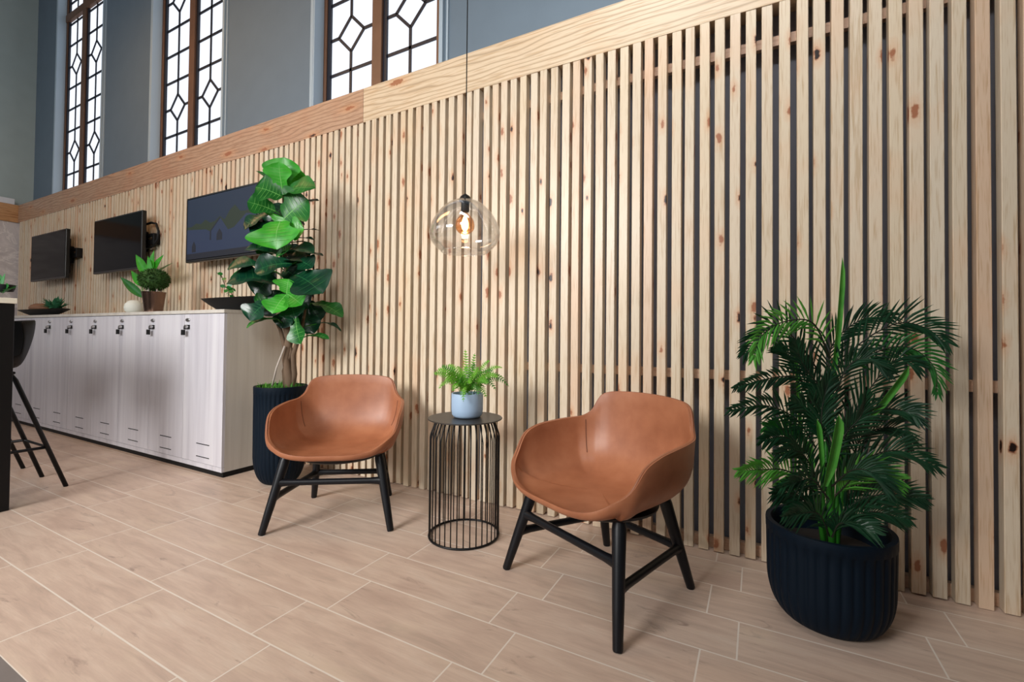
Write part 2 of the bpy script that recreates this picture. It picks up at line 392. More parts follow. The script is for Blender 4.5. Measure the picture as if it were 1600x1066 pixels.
# painted mouldings round the window openings
for i, (a, b) in enumerate(WIN):
    mb = MB()
    for x0, x1, d in ((a-.045, a-.03, .012), (a-.02, a, .02), (b, b+.02, .02), (b+.045, b+.06, .012)): mb.box(x0, YU-d, ZB, x1, YU+.02, ZT+.05)
    mb.box(a+.0005, YU-.018, ZB, a+.014, YG-.001, ZT); mb.box(b-.014, YU-.018, ZB, b-.0005, YG-.001, ZT)
    mb.box(FRM[i][1]+.001, YG+.01, ZB, b-.015, YG+.05, ZT)
    struct(mb, 'trim_%d' % (i+1), M['winwhite'], bevel=.003)

# ================================================================ SLAT SCREEN
scr = thing('slat_screen', 'long pine batten screen with a deep cap board, covering the lower wall behind the chairs', 'wall panel', (-3, YS, 0))
SO = Vector((-3, YS, 0))
meas = [-2.577,-2.519,-2.448,-2.388,-2.32,-2.255,-2.192,-2.125,-2.06,-1.993,-1.929,-1.861,-1.795,-1.727,-1.662,-1.596,-1.538,-1.465,-1.405,-1.343,-1.281,
        -1.217,-1.148,-1.088,-1.023,-.952,-.891,-.827,-.761,-.696,-.63,-.564,-.504,-.438,-.37,-.308,-.243,-.177,-.111,-.046,.018,.087,.154,.215,.28,.345,.409,.472,.536,.60,.665,.73,.798]
xsl = list(meas); x = meas[0]
while x > XL+.12: x -= .0648+random.uniform(-.003, .003); xsl.append(x)
x = meas[-1]
while x < 1.6: x += .0648+random.uniform(-.003, .003); xsl.append(x)
mb = MB()
for x in xsl:
    w = .0425+random.uniform(-.001, .0015); d = random.uniform(-.002, .002); zt = 2.52; b = random.uniform(-.004, .008)
    # slightly bowed batten, eased front edges
    e = .002; segs = 8; vs = []; lean = random.uniform(-.0025, .0025)
    for k in range(segs+1):
        z = .004+b*.5+(zt-.004)*k/segs; q = k/segs; xo = x+lean*sin(q*pi)*1.2
        for px, py in ((e, 0), (w-e, 0), (w, e), (w, .045), (0, .045), (0, e)): vs.append((xo+px-SO.x, py+d, z))
    fs = []
    for k in range(segs):
        for j in range(6): fs.append((k*6+j, k*6+(j+1) % 6, (k+1)*6+(j+1) % 6, (k+1)*6+j))
    fs += [(5, 4, 3, 2, 1, 0), tuple(segs*6+j for j in range(6))]
    mb.add(vs, fs)
mb.build('battens', M['slat'], scr)
for z0, z1 in ((.002, .052), (.80, .845), (2.335, 2.38)):
    boxobj('rail', M['rail'], (XL-SO.x, .045, z0, 1.69-SO.x, .075, z1), scr)
for x0, x1, mt in ((XL, -6.0, 'cap1'), (-5.998, -2.474, 'cap1'), (-2.472, .45, 'cap2'), (.452, 1.69, 'cap2')):
    mb = MB(); mb.box(x0-SO.x, -.002, 2.505, x1-SO.x, .2, 2.75); mb.build('cap_board', M[mt], scr, bevel=.002)

# ================================================================ LOCKERS
YC = 1.84; LZ0, LZ1 = .035, 1.135; LW = .505
def make_locker():
    root = thing('locker', None, 'locker')
    boxobj('body', M['laminate2'], (-LW+.001, .020, LZ0, -.001, .49, LZ1), root)
    boxobj('plinth', M['blackmatte'], (-LW, .012, 0, 0, .49, LZ0), root)
    mb = MB()
    mb.box(-LW+.002, 0, LZ0+.035, -.002, .0195, LZ1-.003)
    d = mb.build('door', M['laminate'], root, bevel=.0015)
    boxobj('bottom_rail', M['laminate'], (-LW+.001, .001, LZ0+.001, -.001, .0195, LZ0+.033), root)
    cx = -LW/2+.02
    for z in (.113, .204): boxobj('vent_slot', M['blackmatte'], (cx-.082, -.001, z-.003, cx+.082, .003, z+.003), d)
    xk = -LW+.05
    p = MB(); p.lathe([(0.0, 0), (.027, 0), (.027, .006), (.022, .009), (0, .009)], 24, sx=1, sy=.5); o = p.build('number_plate', M['steel'], d, smooth=True, angle=30); o.rotation_euler = (pi/2, 0, 0); o.location = (xk, 0, 1.09)
    p = MB(); p.box(xk-.030, -.015, 1.024, xk+.026, 0, 1.054); p.build('lock_body', M['blackmatte'], d, bevel=.004)
    p = MB(); p.tube([(xk+.014, 0, 1.04), (xk+.014, -.030, 1.04)], .012, 14); p.build('lock_cylinder', M['steel'], d, smooth=True, angle=40)
    p = MB(); p.box(xk-.004, -.03, 1.02, xk-.001, -.012, 1.045); p.box(xk-.030, -.034, .978, xk+.008, -.022, 1.018); p.build('key', M['blackmatte'], d, bevel=.004)
    return root
lk = make_locker()
ords = ['rightmost locker, its pale side panel facing the fig pot', 'second locker from the fig pot', 'third locker from the fig pot', 'fourth locker from the fig pot',
        'fifth locker from the fig pot', 'sixth locker from the fig pot', 'seventh locker from the fig pot, partly behind the bar stool', 'eighth locker, at the far end beside the black bar table']
for i in range(8):
    o = lk if i == 0 else copy_tree(lk)
    o.location = (-3.238-LW*i, YC, 0); o['label'] = 'pale bleached-wood '+ords[i]; o['group'] = 'low lockers under the counter'
ct = boxobj('countertop', M['laminate2'], (-7.285, YC-.004, LZ1+.001, -3.236, 2.338, LZ1+.026), bevel=.0015)
tag(ct, 'long thin pale laminate countertop lying over the row of lockers', 'countertop')

# ================================================================ TVS
def make_tv(name, x0, label, content=False, cable=False):
    W_, H_ = 1.04, .575; y = 2.2; z0 = 1.615
    root = thing(name, label, 'television', (x0+W_/2, y+.02, z0), group=None)
    a = W_/2
    boxobj('body', M['bezel'], (-a, -.018, 0, a, .022, H_), root, bevel=.006)
    boxobj('rear_housing', M['blackmatte'], (-a+.1, .022, .06, a-.06, .05, H_-.1), root, bevel=.01)
    sc = boxobj('screen', M['screen'], (-a+.014, -.0195, .02, a-.014, -.0175, H_-.014), root)
    mb = MB(); mb.box(a-.34, .05, .2, a-.18, .118, .4); mb.box(-.1, .05, .22, .1, .118, .42); mb.box(a-.2, .06, .25, a+.03, .085, .30); mb.box(a-.2, .06, .33, a+.03, .085, .36); mb.box(a+.02, .06, .25, a+.05, .118, .36)
    mb.build('wall_bracket', M['blackmatte'], root, bevel=.004)
    if cable:
        mb = MB(); mb.tube([(a-.12, .06, .46), (a-.02, .07, .47), (a+.07, .07, .45), (a+.12, .07, .37), (a+.11, .07, .29), (a+.02, .07, .23), (a-.1, .06, .22)], .011, 10); mb.build('cable', M['blackmatte'], root, smooth=True)
    if content:
        def P2(pts, m, e):
            mb = MB(); n = len(pts); vs = [(-a+.014+u*(W_-.028), -.0195-e, .02+v*(H_-.034)) for u, v in pts]
            vs += [(p[0], -.0185, p[2]) for p in vs]
            mb.add(vs, [tuple(range(n)), tuple(range(2*n-1, n-1, -1))]+[(i, i+n, (i+1) % n+n, (i+1) % n) for i in range(n)]); return mb
        def picture(m, lst):
            mb = MB()
            for pts, e in lst:
                q = P2(pts, m, e); mb.add(q.v, q.f)
            mb.build('screen_picture', m, sc)
        picture(M['sky3'], [([(0.01, .44), (.99, .44), (.99, .99), (.01, .99)], .0003)])
        random.seed(3)
        tp = [(0.01, .40)]+[(.99, .40)]
        top = [(.99-.07*i, .62+.1*random.random()+(.12 if 3 < i < 6 else 0)-.010*i) for i in range(15)]
        picture(M['tree3'], [(tp+top, .0006)])
        picture(M['bld3'], [([(.01, .10), (.99, .10), (.99, .56), (.86, .60), (.70, .42), (.62, .40), (.50, .62), (.36, .42), (.30, .46), (.01, .50)], .0009)])
        picture(M['bldd3'], [([(.46, .26), (.54, .26), (.54, .36), (.50, .44), (.46, .36)], .0012), ([(.09, .12), (.15, .12), (.15, .22), (.12, .3), (.09, .22)], .0012), ([(.36, .42), (.50, .62), (.51, .60), (.38, .42), (.38, .28), (.36, .28)], .0012), ([(.01, .01), (.99, .01), (.99, .10), (.01, .10)], .0012)])
    return root
make_tv('television', -4.487, 'wall-mounted flat television nearest the fig tree, showing a small gabled building', content=True)
make_tv('television', -6.323, 'middle of the three wall-mounted televisions, dark screen, cable looping out at its side', cable=True)
make_tv('television', -8.088, 'far left wall-mounted television with a dark greenish screen, nearest the corner')

# ================================================================ COUNTER DECOR
ZC = LZ1+.026
def boat_bowl(name, label, x, y, L, Wd, h):
    root = thing(name, label, 'bowl', (x, y, ZC))
    mb = MB(); n = 28; rows = [(.30, 0), (.42, .004), (.7, h*.45), (.9, h*.8), (1, h), (.985, h), (.88, h*.8), (.66, h*.5), (.4, .012)]
    vs = []; fs = []
    for s_, z in rows:
        for j in range(n):
            a = 2*pi*j/n; ca, sa = cos(a), sin(a)
            vs.append((L/2*s_*math.copysign(abs(ca)**.9, ca), Wd/2*(s_ if s_ > .6 else s_)*math.copysign(abs(sa)**1.25, sa), z+(abs(ca)**3)*h*.12*s_))
    for i in range(len(rows)-1):
        for j in range(n): fs.append((i*n+j, i*n+(j+1) % n, (i+1)*n+(j+1) % n, (i+1)*n+j))
    fs += [tuple(range(n))[::-1], tuple((len(rows)-1)*n+j for j in range(n))]
    mb.add(vs, fs); mb.build('vessel', M['blackmatte'], root, smooth=True, angle=50); return root
p0 = WY(320, 466, 2.02); 
boat_bowl('boat_bowl', 'black boat-shaped bowl on the counter beside the fig tree', p0.x+.36, 2.02, .74, .24, .092)
pl = WY(33, 484, 2.02); pr = WY(106, 484, 2.02)
boat_bowl('boat_bowl', 'black boat-shaped bowl at the far left end of the counter, holding decor', (pl.x+pr.x)/2, 2.02, min(pr.x-pl.x, 1.2), .28, .07)
xb = (pl.x+pr.x)/2
mb = MB(); mb.lathe([(0, -.06), (.05, -.05), (.09, -.02), (.10, .01), (.085, .04), (.05, .058), (0, .062)], 24, sx=1.5)
tag(mb.build('decor_ball', M['woodball'], smooth=True, loc=(xb-.08, 2.03, ZC+.085)), 'brown woven ball lying in the far left black bowl', 'decoration')
def blades(mb, c, n, r, w, up_, mi=0, seed=1, spread=1.0):
    rr = random.Random(seed)
    for i in range(n):
        a = rr.uniform(0, 2*pi); el = rr.uniform(up_, 1.4); L = r*rr.uniform(.6, 1)
        d = Vector((cos(a)*cos(el)*spread, sin(a)*cos(el)*spread, sin(el))); s_ = Vector((-sin(a), cos(a), 0))
        b = Vector(c)+Vector((cos(a), sin(a), 0))*rr.uniform(0, r*.25)
        m = b+d*L*.55+Vector((0, 0, .05*L)); t_ = b+d*L-Vector((0, 0, .12*L))
        mb.add([b-s_*w*.3, b+s_*w*.3, m+s_*w, m-s_*w, t_], [(0, 1, 2, 3), (3, 2, 4)], mi)
mb = MB(); blades(mb, (0, 0, 0), 70, .17, .016, .1, 0, 5)
tag(mb.build('succulent_sprig', M['succ'], loc=(xb+.33, 2.02, ZC+.078)), 'small green succulent sprig in the far left black bowl', 'plant')
# eucalyptus sprig in the big bowl
root = thing('eucalyptus_sprig', 'thin eucalyptus sprig standing up from the black bowl beside the fig tree', 'plant', (0, 0, 0))
e0 = WY(372, 470, 2.04); e1 = WY(352, 448, 2.06); e2 = WY(345, 428, 2.06)
root.location = e0; mb = MB(); mb.tube([(0, 0, 0), e1-e0, e2-e0], .003, 6); mb.build('stem', M['bark'], root)
mb = MB(); rr = random.Random(4)
for i in range(26):
    q = rr.random(); c = (e1-e0)*min(1, q*2) if q < .5 else (e1-e0).lerp(e2-e0, q*2-1); a = rr.uniform(0, 6.28); c = c+Vector((cos(a)*.035, sin(a)*.02, rr.uniform(-.02, .02)))
    nn = Vector((rr.uniform(-1, 1), -1, rr.uniform(-1, 1))).normalized(); s1 = nn.cross(UZ).normalized(); s2 = nn.cross(s1)
    mb.add([c+s1*.019*cos(t)+s2*.014*sin(t) for t in [k*pi/4 for k in range(8)]], [tuple(range(8))])
mb.build('leaves', M['ficus_m'], root)
# pale dome
c = WY(209.5, 486, 1.93)
mb = MB(); mb.lathe([(.050, 0), (.064, .018), (.070, .045), (.064, .075), (.044, .100), (.022, .110), (.011, .107), (.009, .09), (0, .09)], 40, sx=1)
tag(mb.build('bud_vase', M['stone'], smooth=True, angle=60, loc=(c.x, 1.93, ZC)), 'small pale dome-shaped vase on the counter, left of the bronze pot', 'vase')
# bronze pot + moss ball
c = WY(240, 480, 1.95); root = thing('topiary_ball_plant', 'clipped moss ball plant in a hammered bronze pot on the counter', 'potted plant', (c.x, 1.95, ZC))
mb = MB(); mb.lathe([(.062, 0), (.064, .01), (.082, .16), (.086, .172), (.08, .172), (.072, .15), (0, .15)], 40); mb.build('pot', M['bronze'], root, smooth=True, angle=50)
mb = MB()
for k in range(5): a = k*1.256; mb.tube([(.045*cos(a), .045*sin(a), .14), (.05*cos(a), .05*sin(a), .22)], .006, 6)
mb.build('stem', M['cane'], root)
mb = MB(); rr = random.Random(2)
mb.lathe([(0, -.085)]+[(.10*cos(t), .085*sin(t)) for t in [-1.3, -1, -.6, -.2, .2, .6, 1, 1.3]]+[(0, .085)], 24, c=(0, 0, .275))
for i in range(900):
    u = rr.uniform(-1, 1); a = rr.uniform(0, 6.283); n_ = Vector((cos(a)*sqrt(1-u*u), sin(a)*sqrt(1-u*u), u)); p = Vector((n_.x*.105, n_.y*.105, n_.z*.088+.275))
    s1 = n_.orthogonal().normalized(); s1.rotate(Matrix.Rotation(rr.uniform(0, 6), 3, n_)); mb.add([p-n_*.008-s1*.006, p-n_*.008+s1*.006, p+n_*.015+s1.cross(n_)*.008], [(0, 1, 2)])
mb.build('foliage', leafmat('moss_ball', (28, 62, 20), (58, 96, 34), .8), root)
# black vase with broad leaves
c = WY(222, 484, 2.14); root = thing('broad_leaf_plant', 'broad-leaved green plant in a small black vase behind the bronze pot', 'potted plant', (c.x, 2.14, ZC))
mb = MB(); mb.lathe([(.05, 0), (.055, .01), (.055, .075), (.048, .078), (.046, .05), (0, .05)], 32); mb.build('vase', M['black'], root, smooth=True, angle=50)
def leaf(mb, base, tip, wd, nrm, cup=.15, bend=.0, shape='oval', n=8, mi=0, vmi=None, wave=0.0, veins=5, seed=0):
    """a real curved leaf: midrib from base to tip, blade either side"""
    rr = random.Random(seed); base = Vector(base); tip = Vector(tip); ax = tip-base; L = ax.length; d = ax.normalized(); nrm = Vector(nrm); nrm = (nrm-d*nrm.dot(d)).normalized(); s_ = d.cross(nrm)
    prof = dict(oval=lambda t: sin(pi*min(1, t*.97+.03))**.8*(1-.15*t), lance=lambda t: (sin(pi*min(1, t**.8*.98+.02)))**1.0, fiddle=lambda t: (.08 if t <= 0 else (min(1, (t/.22))**.6)*(.62+.10*cos(t*9)+.42*math.exp(-((t-.66)/.24)**2))*(1-max(0, (t-.78)/.22)**2.2)**.5 if t < 1 else 0), strap=lambda t: min(1, t*2+.45)*(1-max(0, (t-.82)/.18)**2))[shape]
    cols = 6; vs = []; fs = []
    mid = []
    for i in range(n+1):
        t = i/n; c = base+d*(L*t)+nrm*(bend*L*sin(pi*t)); mid.append(c); w = wd/2*max(prof(t), .02)
        for j in range(-cols//2, cols//2+1):
            q = j/(cols/2); wv = wave*L*sin(t*14+q*2+seed)*abs(q)
            vs.append(c+s_*(w*q)+nrm*(cup*w*(q*q)*1.2+wv+ (.006*L*math.cos(t*veins*2*pi-abs(q)*2.2)*abs(q) if veins else 0)))
    k = cols+1
    for i in range(n):
        for j in range(cols): fs.append((i*k+j, i*k+j+1, (i+1)*k+j+1, (i+1)*k+j))
    mb.add(vs, fs, mi)
    if vmi is not None:
        for sg in (1, -1):
            off = nrm*(sg*.0012)
            mb.add([m_+s_*(.0026*(1-i/n)+.0005)+off for i, m_ in enumerate(mid)]+[m_-s_*(.0026*(1-i/n)+.0005)+off for i, m_ in enumerate(mid)], [(i, i+1, i+2+n, i+1+n) for i in range(n)], vmi)
            for e in range(2, n-2, 2):
                for sd in (1, -1):
                    w = wd/2*prof(min(.97, (e+.9)/n)); a_ = mid[e]+off; t2 = min(.97, (e+.9)/n); c2 = base+d*(L*t2)+nrm*(bend*L*sin(pi*t2))
                    b_ = c2+s_*(sd*w*.78)+nrm*(cup*w*.73)+off*1.5
                    q_ = (b_-a_).cross(nrm).normalized()*.0009
                    mb.add([a_-q_, a_+q_, b_+q_*.3, b_-q_*.3], [(0, 1, 2, 3)], vmi)
def leafpx(mb, O, b, t, wpx, y, dy=0, n_=(0, -1, 0), **k):
    B = WY(*b, y); T = WY(*t, y+dy); sc = (WY(b[0]+10, b[1], y)-B).length/10*.75
    leaf(mb, B-O, T-O, wpx*sc, n_, **k)
O = Vector((c.x, 2.14, ZC)); mb = MB(); st = MB()
for b, t, w, mi, nn in [((226, 466), (188, 433), 12, 1, (0, -1, .6)), ((224, 448), (205, 423), 11, 0, (.3, -1, .2)), ((222, 446), (226, 424), 12, 1, (0, -1, 0)), ((234, 431), (212, 398), 15, 0, (.2, -1, .2)),
                    ((238, 431), (241, 391), 20, 0, (0, -1, .1)), ((238, 432), (256, 398), 18, 0, (-.2, -1, .1)), ((236, 432), (270, 411), 14, 1, (0, -.7, 1)), ((240, 428), (231, 400), 14, 0, (0, -1, 0))]:
    leafpx(mb, O, b, t, w*.74, 2.14, random.uniform(-.05, .05), nn, shape='lance', mi=mi, veins=0, cup=.3)
st.tube([(0, 0, .02), WY(224, 466, 2.14)-O, WY(222, 448, 2.14)-O], .004, 6); st.tube([(.01, 0, .02), WY(234, 455, 2.14)-O, WY(237, 431, 2.14)-O], .004, 6)
mb.build('leaves', [M['ficus_b'], M['ficus_m']], root, smooth=True); st.build('stem', M['palm_stem'], root, smooth=True)

# carton on the left ledge
c = onplane(8, 310, (1, 0, 0), (-9.2, 0, 0))
tag(boxobj('carton', M['paper'], (-9.19, c.y-.5, 2.751, -9.105, c.y+.07, 2.83), bevel=.004), 'white carton lying on the timber ledge of the left wall', 'box')

# ================================================================ BAR TABLE, STOOLS
root = thing('bar_table', 'tall black-sided bar table with a pale top at the left edge', 'table', (-4.9, .55, 0))
o_ = Vector((-4.9, .55, 0))
boxobj('tabletop', M['whitetop'], (-6.3-o_.x, .12-o_.y, 1.150, -3.652-o_.x, .945-o_.y, 1.180), root, bevel=.002)
for x in (-3.72, -6.2): boxobj('side_panel', M['black'], (x-o_.x, .16-o_.y, 0, x+.06-o_.x, .938-o_.y, 1.149), root, bevel=.004)
boxobj('rail', M['black'], (-6.14-o_.x, .5-o_.y, 1.05, -3.721-o_.x, .56-o_.y, 1.149), root)
# plant on bar table
pb = WY(6, 466, .75); root = thing('table_plant', 'small dark-leaved plant in a black pot on the bar table', 'potted plant', (pb.x, .75, 1.18))
mb = MB(); mb.lathe([(.03, 0), (.035, .012), (.038, .03), (.034, .032), (0, .025)], 24); mb.build('pot', M['blackmatte'], root, smooth=True, angle=50)
O = Vector((pb.x, .75, 1.18)); mb = MB()
for b, t, w, nn in [((6, 458), (28, 446), 7, (0, -.6, 1)), ((5, 458), (14, 447), 10, (0, -1, .3)), ((4, 456), (0, 440), 10, (.2, -1, .3)), ((4, 450), (8, 427), 8, (0, -1, .3)), ((6, 455), (27, 449), 6, (0, -.3, 1)), ((2, 455), (-8, 436), 10, (0, -1, .2)), ((3, 452), (-2, 430), 9, (.3, -1, .2))]:
    leafpx(mb, O, b, t, w, .75, random.uniform(-.02, .02), nn, shape='oval', mi=0, veins=0, cup=.2)
mb.build('leaves', [M['ficus_m']], root, smooth=True)

def make_stool():
    root = thing('bar_stool', None, 'stool')
    # seat shell: curved plastic bucket opening toward the table (-Y)
    mb = MB(); n, k = 14, 16; vs = []; fs = []
    for i in range(n+1):
        t = i/n
        if t < .5: q = t/.5; cy_, cz = -.20+.30*q, .77-.012*sin(pi*q)+.0*q
        else: q = (t-.5)/.5; cy_, cz = .10+.05*sin(q*pi/2)+.03*q, .77+.30*(q**1.25)
        hw = .205+.02*sin(pi*t)-(.02 if i in (0, n) else 0)
        for j in range(k+1):
            s_ = -1+2*j/k; wing = abs(s_)**2.6; back = max(0, (t-.3))
            vs.append((hw*s_, cy_-wing*.15*back*(1-.0*t), cz+wing*(.085*(1-abs(t-.5)*1.1))-(.05*wing if t > .85 else 0)))
    for i in range(n):
        for j in range(k): fs.append((i*(k+1)+j, i*(k+1)+j+1, (i+1)*(k+1)+j+1, (i+1)*(k+1)+j))
    mb.add(vs, fs); mb.build('seat_shell', M['blackmatte'], root, smooth=True, solid=(.012, 0), subsurf=1)
    for sx in (-1, 1):
        for sy in (-1, 1):
            mb = MB(); mb.tube([(sx*.14, sy*.03, .735), (sx*.165, sy*.05, .728), (sx*.176, sy*.065, .70), (sx*.195, sy*.302, 0.0)], .0125, 10)
            mb.build('leg', M['black'], root, smooth=True)
    mb = MB(); q = [(sx*.189, sy*.210, .27) for sx, sy in ((-1, -1), (1, -1), (1, 1), (-1, 1))]
    mb.tube(q, .009, 8, closed=True); mb.build('footrest', M['black'], root, smooth=True)
    boxobj('seat_plate', M['black'], (-.13, -.08, .732, .13, .08, .75), root, bevel=.01)
    return root
st1 = make_stool(); st1.location = (-4.115, .955, 0); st1['label'] = 'black bar stool with moulded seat, nearest of the two behind the bar table end'
st2 = copy_tree(st1); st2.location = (-4.885, .965, 0); st2['label'] = 'farther black bar stool, only a leg showing past the black table panel'
st1['group'] = st2['group'] = 'bar stools'

# ================================================================ LOUNGE CHAIRS
RIM = [(0, -.300, .392), (.12, -.297, .394), (.210, -.280, .412), (.272, -.248, .452), (.306, -.205, .492), (.320, -.155, .562), (.324, -.085, .592), (.320, .0, .604), (.310, .085, .611),
       (.288, .160, .618), (.262, .196, .645), (.244, .216, .692), (.225, .230, .722), (.185, .246, .737), (.10, .262, .745), (0, .269, .747)]
def crom(P, m):
    out = []; n = len(P)
    for i in range(n):
        p0, p1, p2, p3 = [Vector(P[(i+k) % n]) for k in (-1, 0, 1, 2)]
        for j in range(m):
            t = j/m; out.append(.5*((2*p1)+(-p0+p2)*t+(2*p0-5*p1+4*p2-p3)*t*t+(-p0+3*p1-3*p2+p3)*t**3))
    return out
def make_chair():
    root = thing('lounge_chair', None, 'chair')
    full = RIM+[(-x, y, z) for x, y, z in RIM[-2:0:-1]]
    rim = crom(full, 4); N = len(rim); R_ = 18
    def surf(p, t, out=0.0):
        c = Vector((0, -.015, .374-out)); h = p.z; hor = Vector((p.x, p.y, 0))-Vector((c.x, c.y, 0)); L = hor.length; u = hor.normalized()
        hgt = h-c.z; k = min(1, hgt/.2)
        # the seat runs nearly flat to the wall, then turns up
        b1 = c+u*(L*(.74-.02*k)); b1.z = c.z-.004
        e = L*(1.03-.08*k*(1 if p.y > 0.15 else 0)); b2 = c+u*e; b2.z = c.z+hgt*(.0+.06*k) + (0 if k > .5 else hgt*.35)
        b3 = Vector((p.x, p.y, p.z))
        mid = 3*(1-t)*t*t
        return (1-t)**3*c+3*(1-t)**2*t*b1+mid*b2+t**3*b3
    def grid(off):
        vs = []; fs = []; vs.append(surf(rim[0], 0, off))
        ts = [(i+1)/R_ for i in range(R_)]
        for t in ts:
            for p in rim: vs.append(surf(p, t, off*(1-t)))
        for j in range(N): fs.append((0, 1+j, 1+(j+1) % N))
        for i in range(R_-1):
            for j in range(N): fs.append((1+i*N+j, 1+(i+1)*N+j, 1+(i+1)*N+(j+1) % N, 1+i*N+(j+1) % N))
        return vs, fs
    vs, fs = grid(0); mb = MB(); mb.add(vs, fs)
    sh = mb.build('seat_shell', M['leather'], root, smooth=True)
    me = sh.data; bm = bmesh.new(); bm.from_mesh(me); bmesh.ops.recalc_face_normals(bm, faces=bm.faces)
    # make sure normals face up/inside
    f0 = min(bm.faces, key=lambda f: (f.calc_center_median()-Vector((0, 0, .374))).length)
    if f0.normal.z < 0: bmesh.ops.reverse_faces(bm, faces=bm.faces)
    bm.to_mesh(me); bm.free()
    m = sh.modifiers.new('s', 'SOLIDIFY'); m.thickness = .018; m.offset = -1; m.use_rim = True
    m = sh.modifiers.new('b', 'BEVEL'); m.width = .006; m.segments = 3; m.limit_method = 'ANGLE'; m.angle_limit = radians(50)
    mb = MB(); pr = [p+Vector((p.x, p.y, 0)).normalized()*.011+Vector((0, 0, -.003)) for p in rim]; mb.tube(pr, .0042, 8, closed=True); tag(mb.build('piping', M['piping'], root, smooth=True))
    for sg in (1, -1):
        mb = MB()
        P_ = crom(full, 4)[37 if sg == 1 else (N-37)]
        mb.tube([surf(P_, t)+Vector((-sg*.0006, -.0006, .0008)) for t in [x/30 for x in range(20, 30)]], .0016, 6)
        mb.build('seam', M['seam'], root, smooth=True)
    # under-seat pan
    mb = MB(); mb.lathe([(.10, .318), (.195, .324), (.218, .336), (.222, .347), (.20, .350), (0, .350)], 40, c=(0, -.01, 0), sx=1.02, sy=.98); mb.build('seat_pan', M['blackwood'], root, smooth=True, angle=50)
    FX, FY, BX, BY = .3125, -.262, .225, .263
    tops = {'f': (.238, -.175, .345), 'b': (.175, .165, .345)}
    def lp(kind, sx, z):
        fx, fy = (FX, FY) if kind == 'f' else (BX, BY); t = z/.345; tp = tops[kind]; return Vector((sx*(fx+(tp[0]-fx)*t), fy+(tp[1]-fy)*t, z))
    for kind in 'fb':
        for sx in (-1, 1):
            mb = MB(); mb.tube([lp(kind, sx, z) for z in (0, .004, .12, .24, .34, .362)], [.0145, .0165, .020, .0225, .025, .022], 16); mb.build('leg', M['blackwood'], root, smooth=True, angle=60)
    def bar(a, b, r=.0165):
        a, b = Vector(a), Vector(b); d = (b-a); pts = [a+d*t for t in (0, .05, .12, .5, .88, .95, 1)]
        mb = MB(); mb.tube(pts, [r*1.5, r*1.2, r, r*.96, r, r*1.2, r*1.5], 12, flat=.85); mb.build('stretcher', M['blackwood'], root, smooth=True, angle=60)
    bar(lp('f', -1, .238), lp('f', 1, .238)); bar(lp('b', -1, .165), lp('b', 1, .165))
    for sx in (-1, 1): bar(lp('f', sx, .165), lp('b', sx, .165))
    return root
ch1 = make_chair()
fm = (Vector((-2.163, 1.427, 0))+Vector((-1.637, 1.775, 0)))/2; bm_ = (Vector((-2.386, 1.907, 0))+Vector((-2.0, 2.153, 0)))/2
def place(ch, fl, fr, bl, br):
    fl, fr, bl, br = [Vector((*p, 0)) for p in (fl, fr, bl, br)]; f = (fl+fr)/2; b = (bl+br)/2; d = (b-f).normalized()
    ch.location = (fl+fr+bl+br)/4; ch.rotation_euler = (0, 0, math.atan2(d.y, d.x)-pi/2)
place(ch1, (-2.163, 1.427), (-1.637, 1.775), (-2.386, 1.907), (-2.0, 2.153))
ch1['label'] = 'tan leather lounge chair left of the wire side table, before the fig tree pot'
ch2 = copy_tree(ch1)
place(ch2, (-.945, 1.733), (-.391, 1.449), (-.631, 2.155), (-.231, 1.972))
ch2['label'] = 'tan leather lounge chair right of the wire side table, beside the palm'
ch1['group'] = ch2['group'] = 'pair of lounge chairs'

# ================================================================ SIDE TABLE
TC = (-1.292, 1.922, 0)
root = thing('side_table', 'round black wire side table with slim vertical rods between the two chairs', 'table', TC)
mb = MB(); mb.lathe([(0, .5795), (.183, .5795), (.186, .581), (.186, .584), (.184, .586), (0, .586)], 64); mb.build('tabletop', M['tabletop'], root, smooth=True, angle=30)
nr = 36
for k in range(nr):
    a = 2*pi*(k+.3)/nr
    mb = MB() if k == 0 else mb
    if k == 0: mb = MB()
    u = Vector((cos(a), sin(a), 0)); mb.tube([u*.142+UZ*.58, u*.148+UZ*.565, u*.170+UZ*.505, u*.173+UZ*.49, u*.173+UZ*.007], .0028, 6)
mb.build('rods', M['black'], root, smooth=True)
mb = MB()
mb.tube([(.173*cos(2*pi*k/64), .173*sin(2*pi*k/64), .0065) for k in range(64)], .0055, 8, closed=True); mb.build('base_ring', M['black'], root, smooth=True)
mb = MB(); mb.tube([(.142*cos(2*pi*k/64), .142*sin(2*pi*k/64), .575) for k in range(64)], .004, 8, closed=True); mb.build('top_ring', M['black'], root, smooth=True)

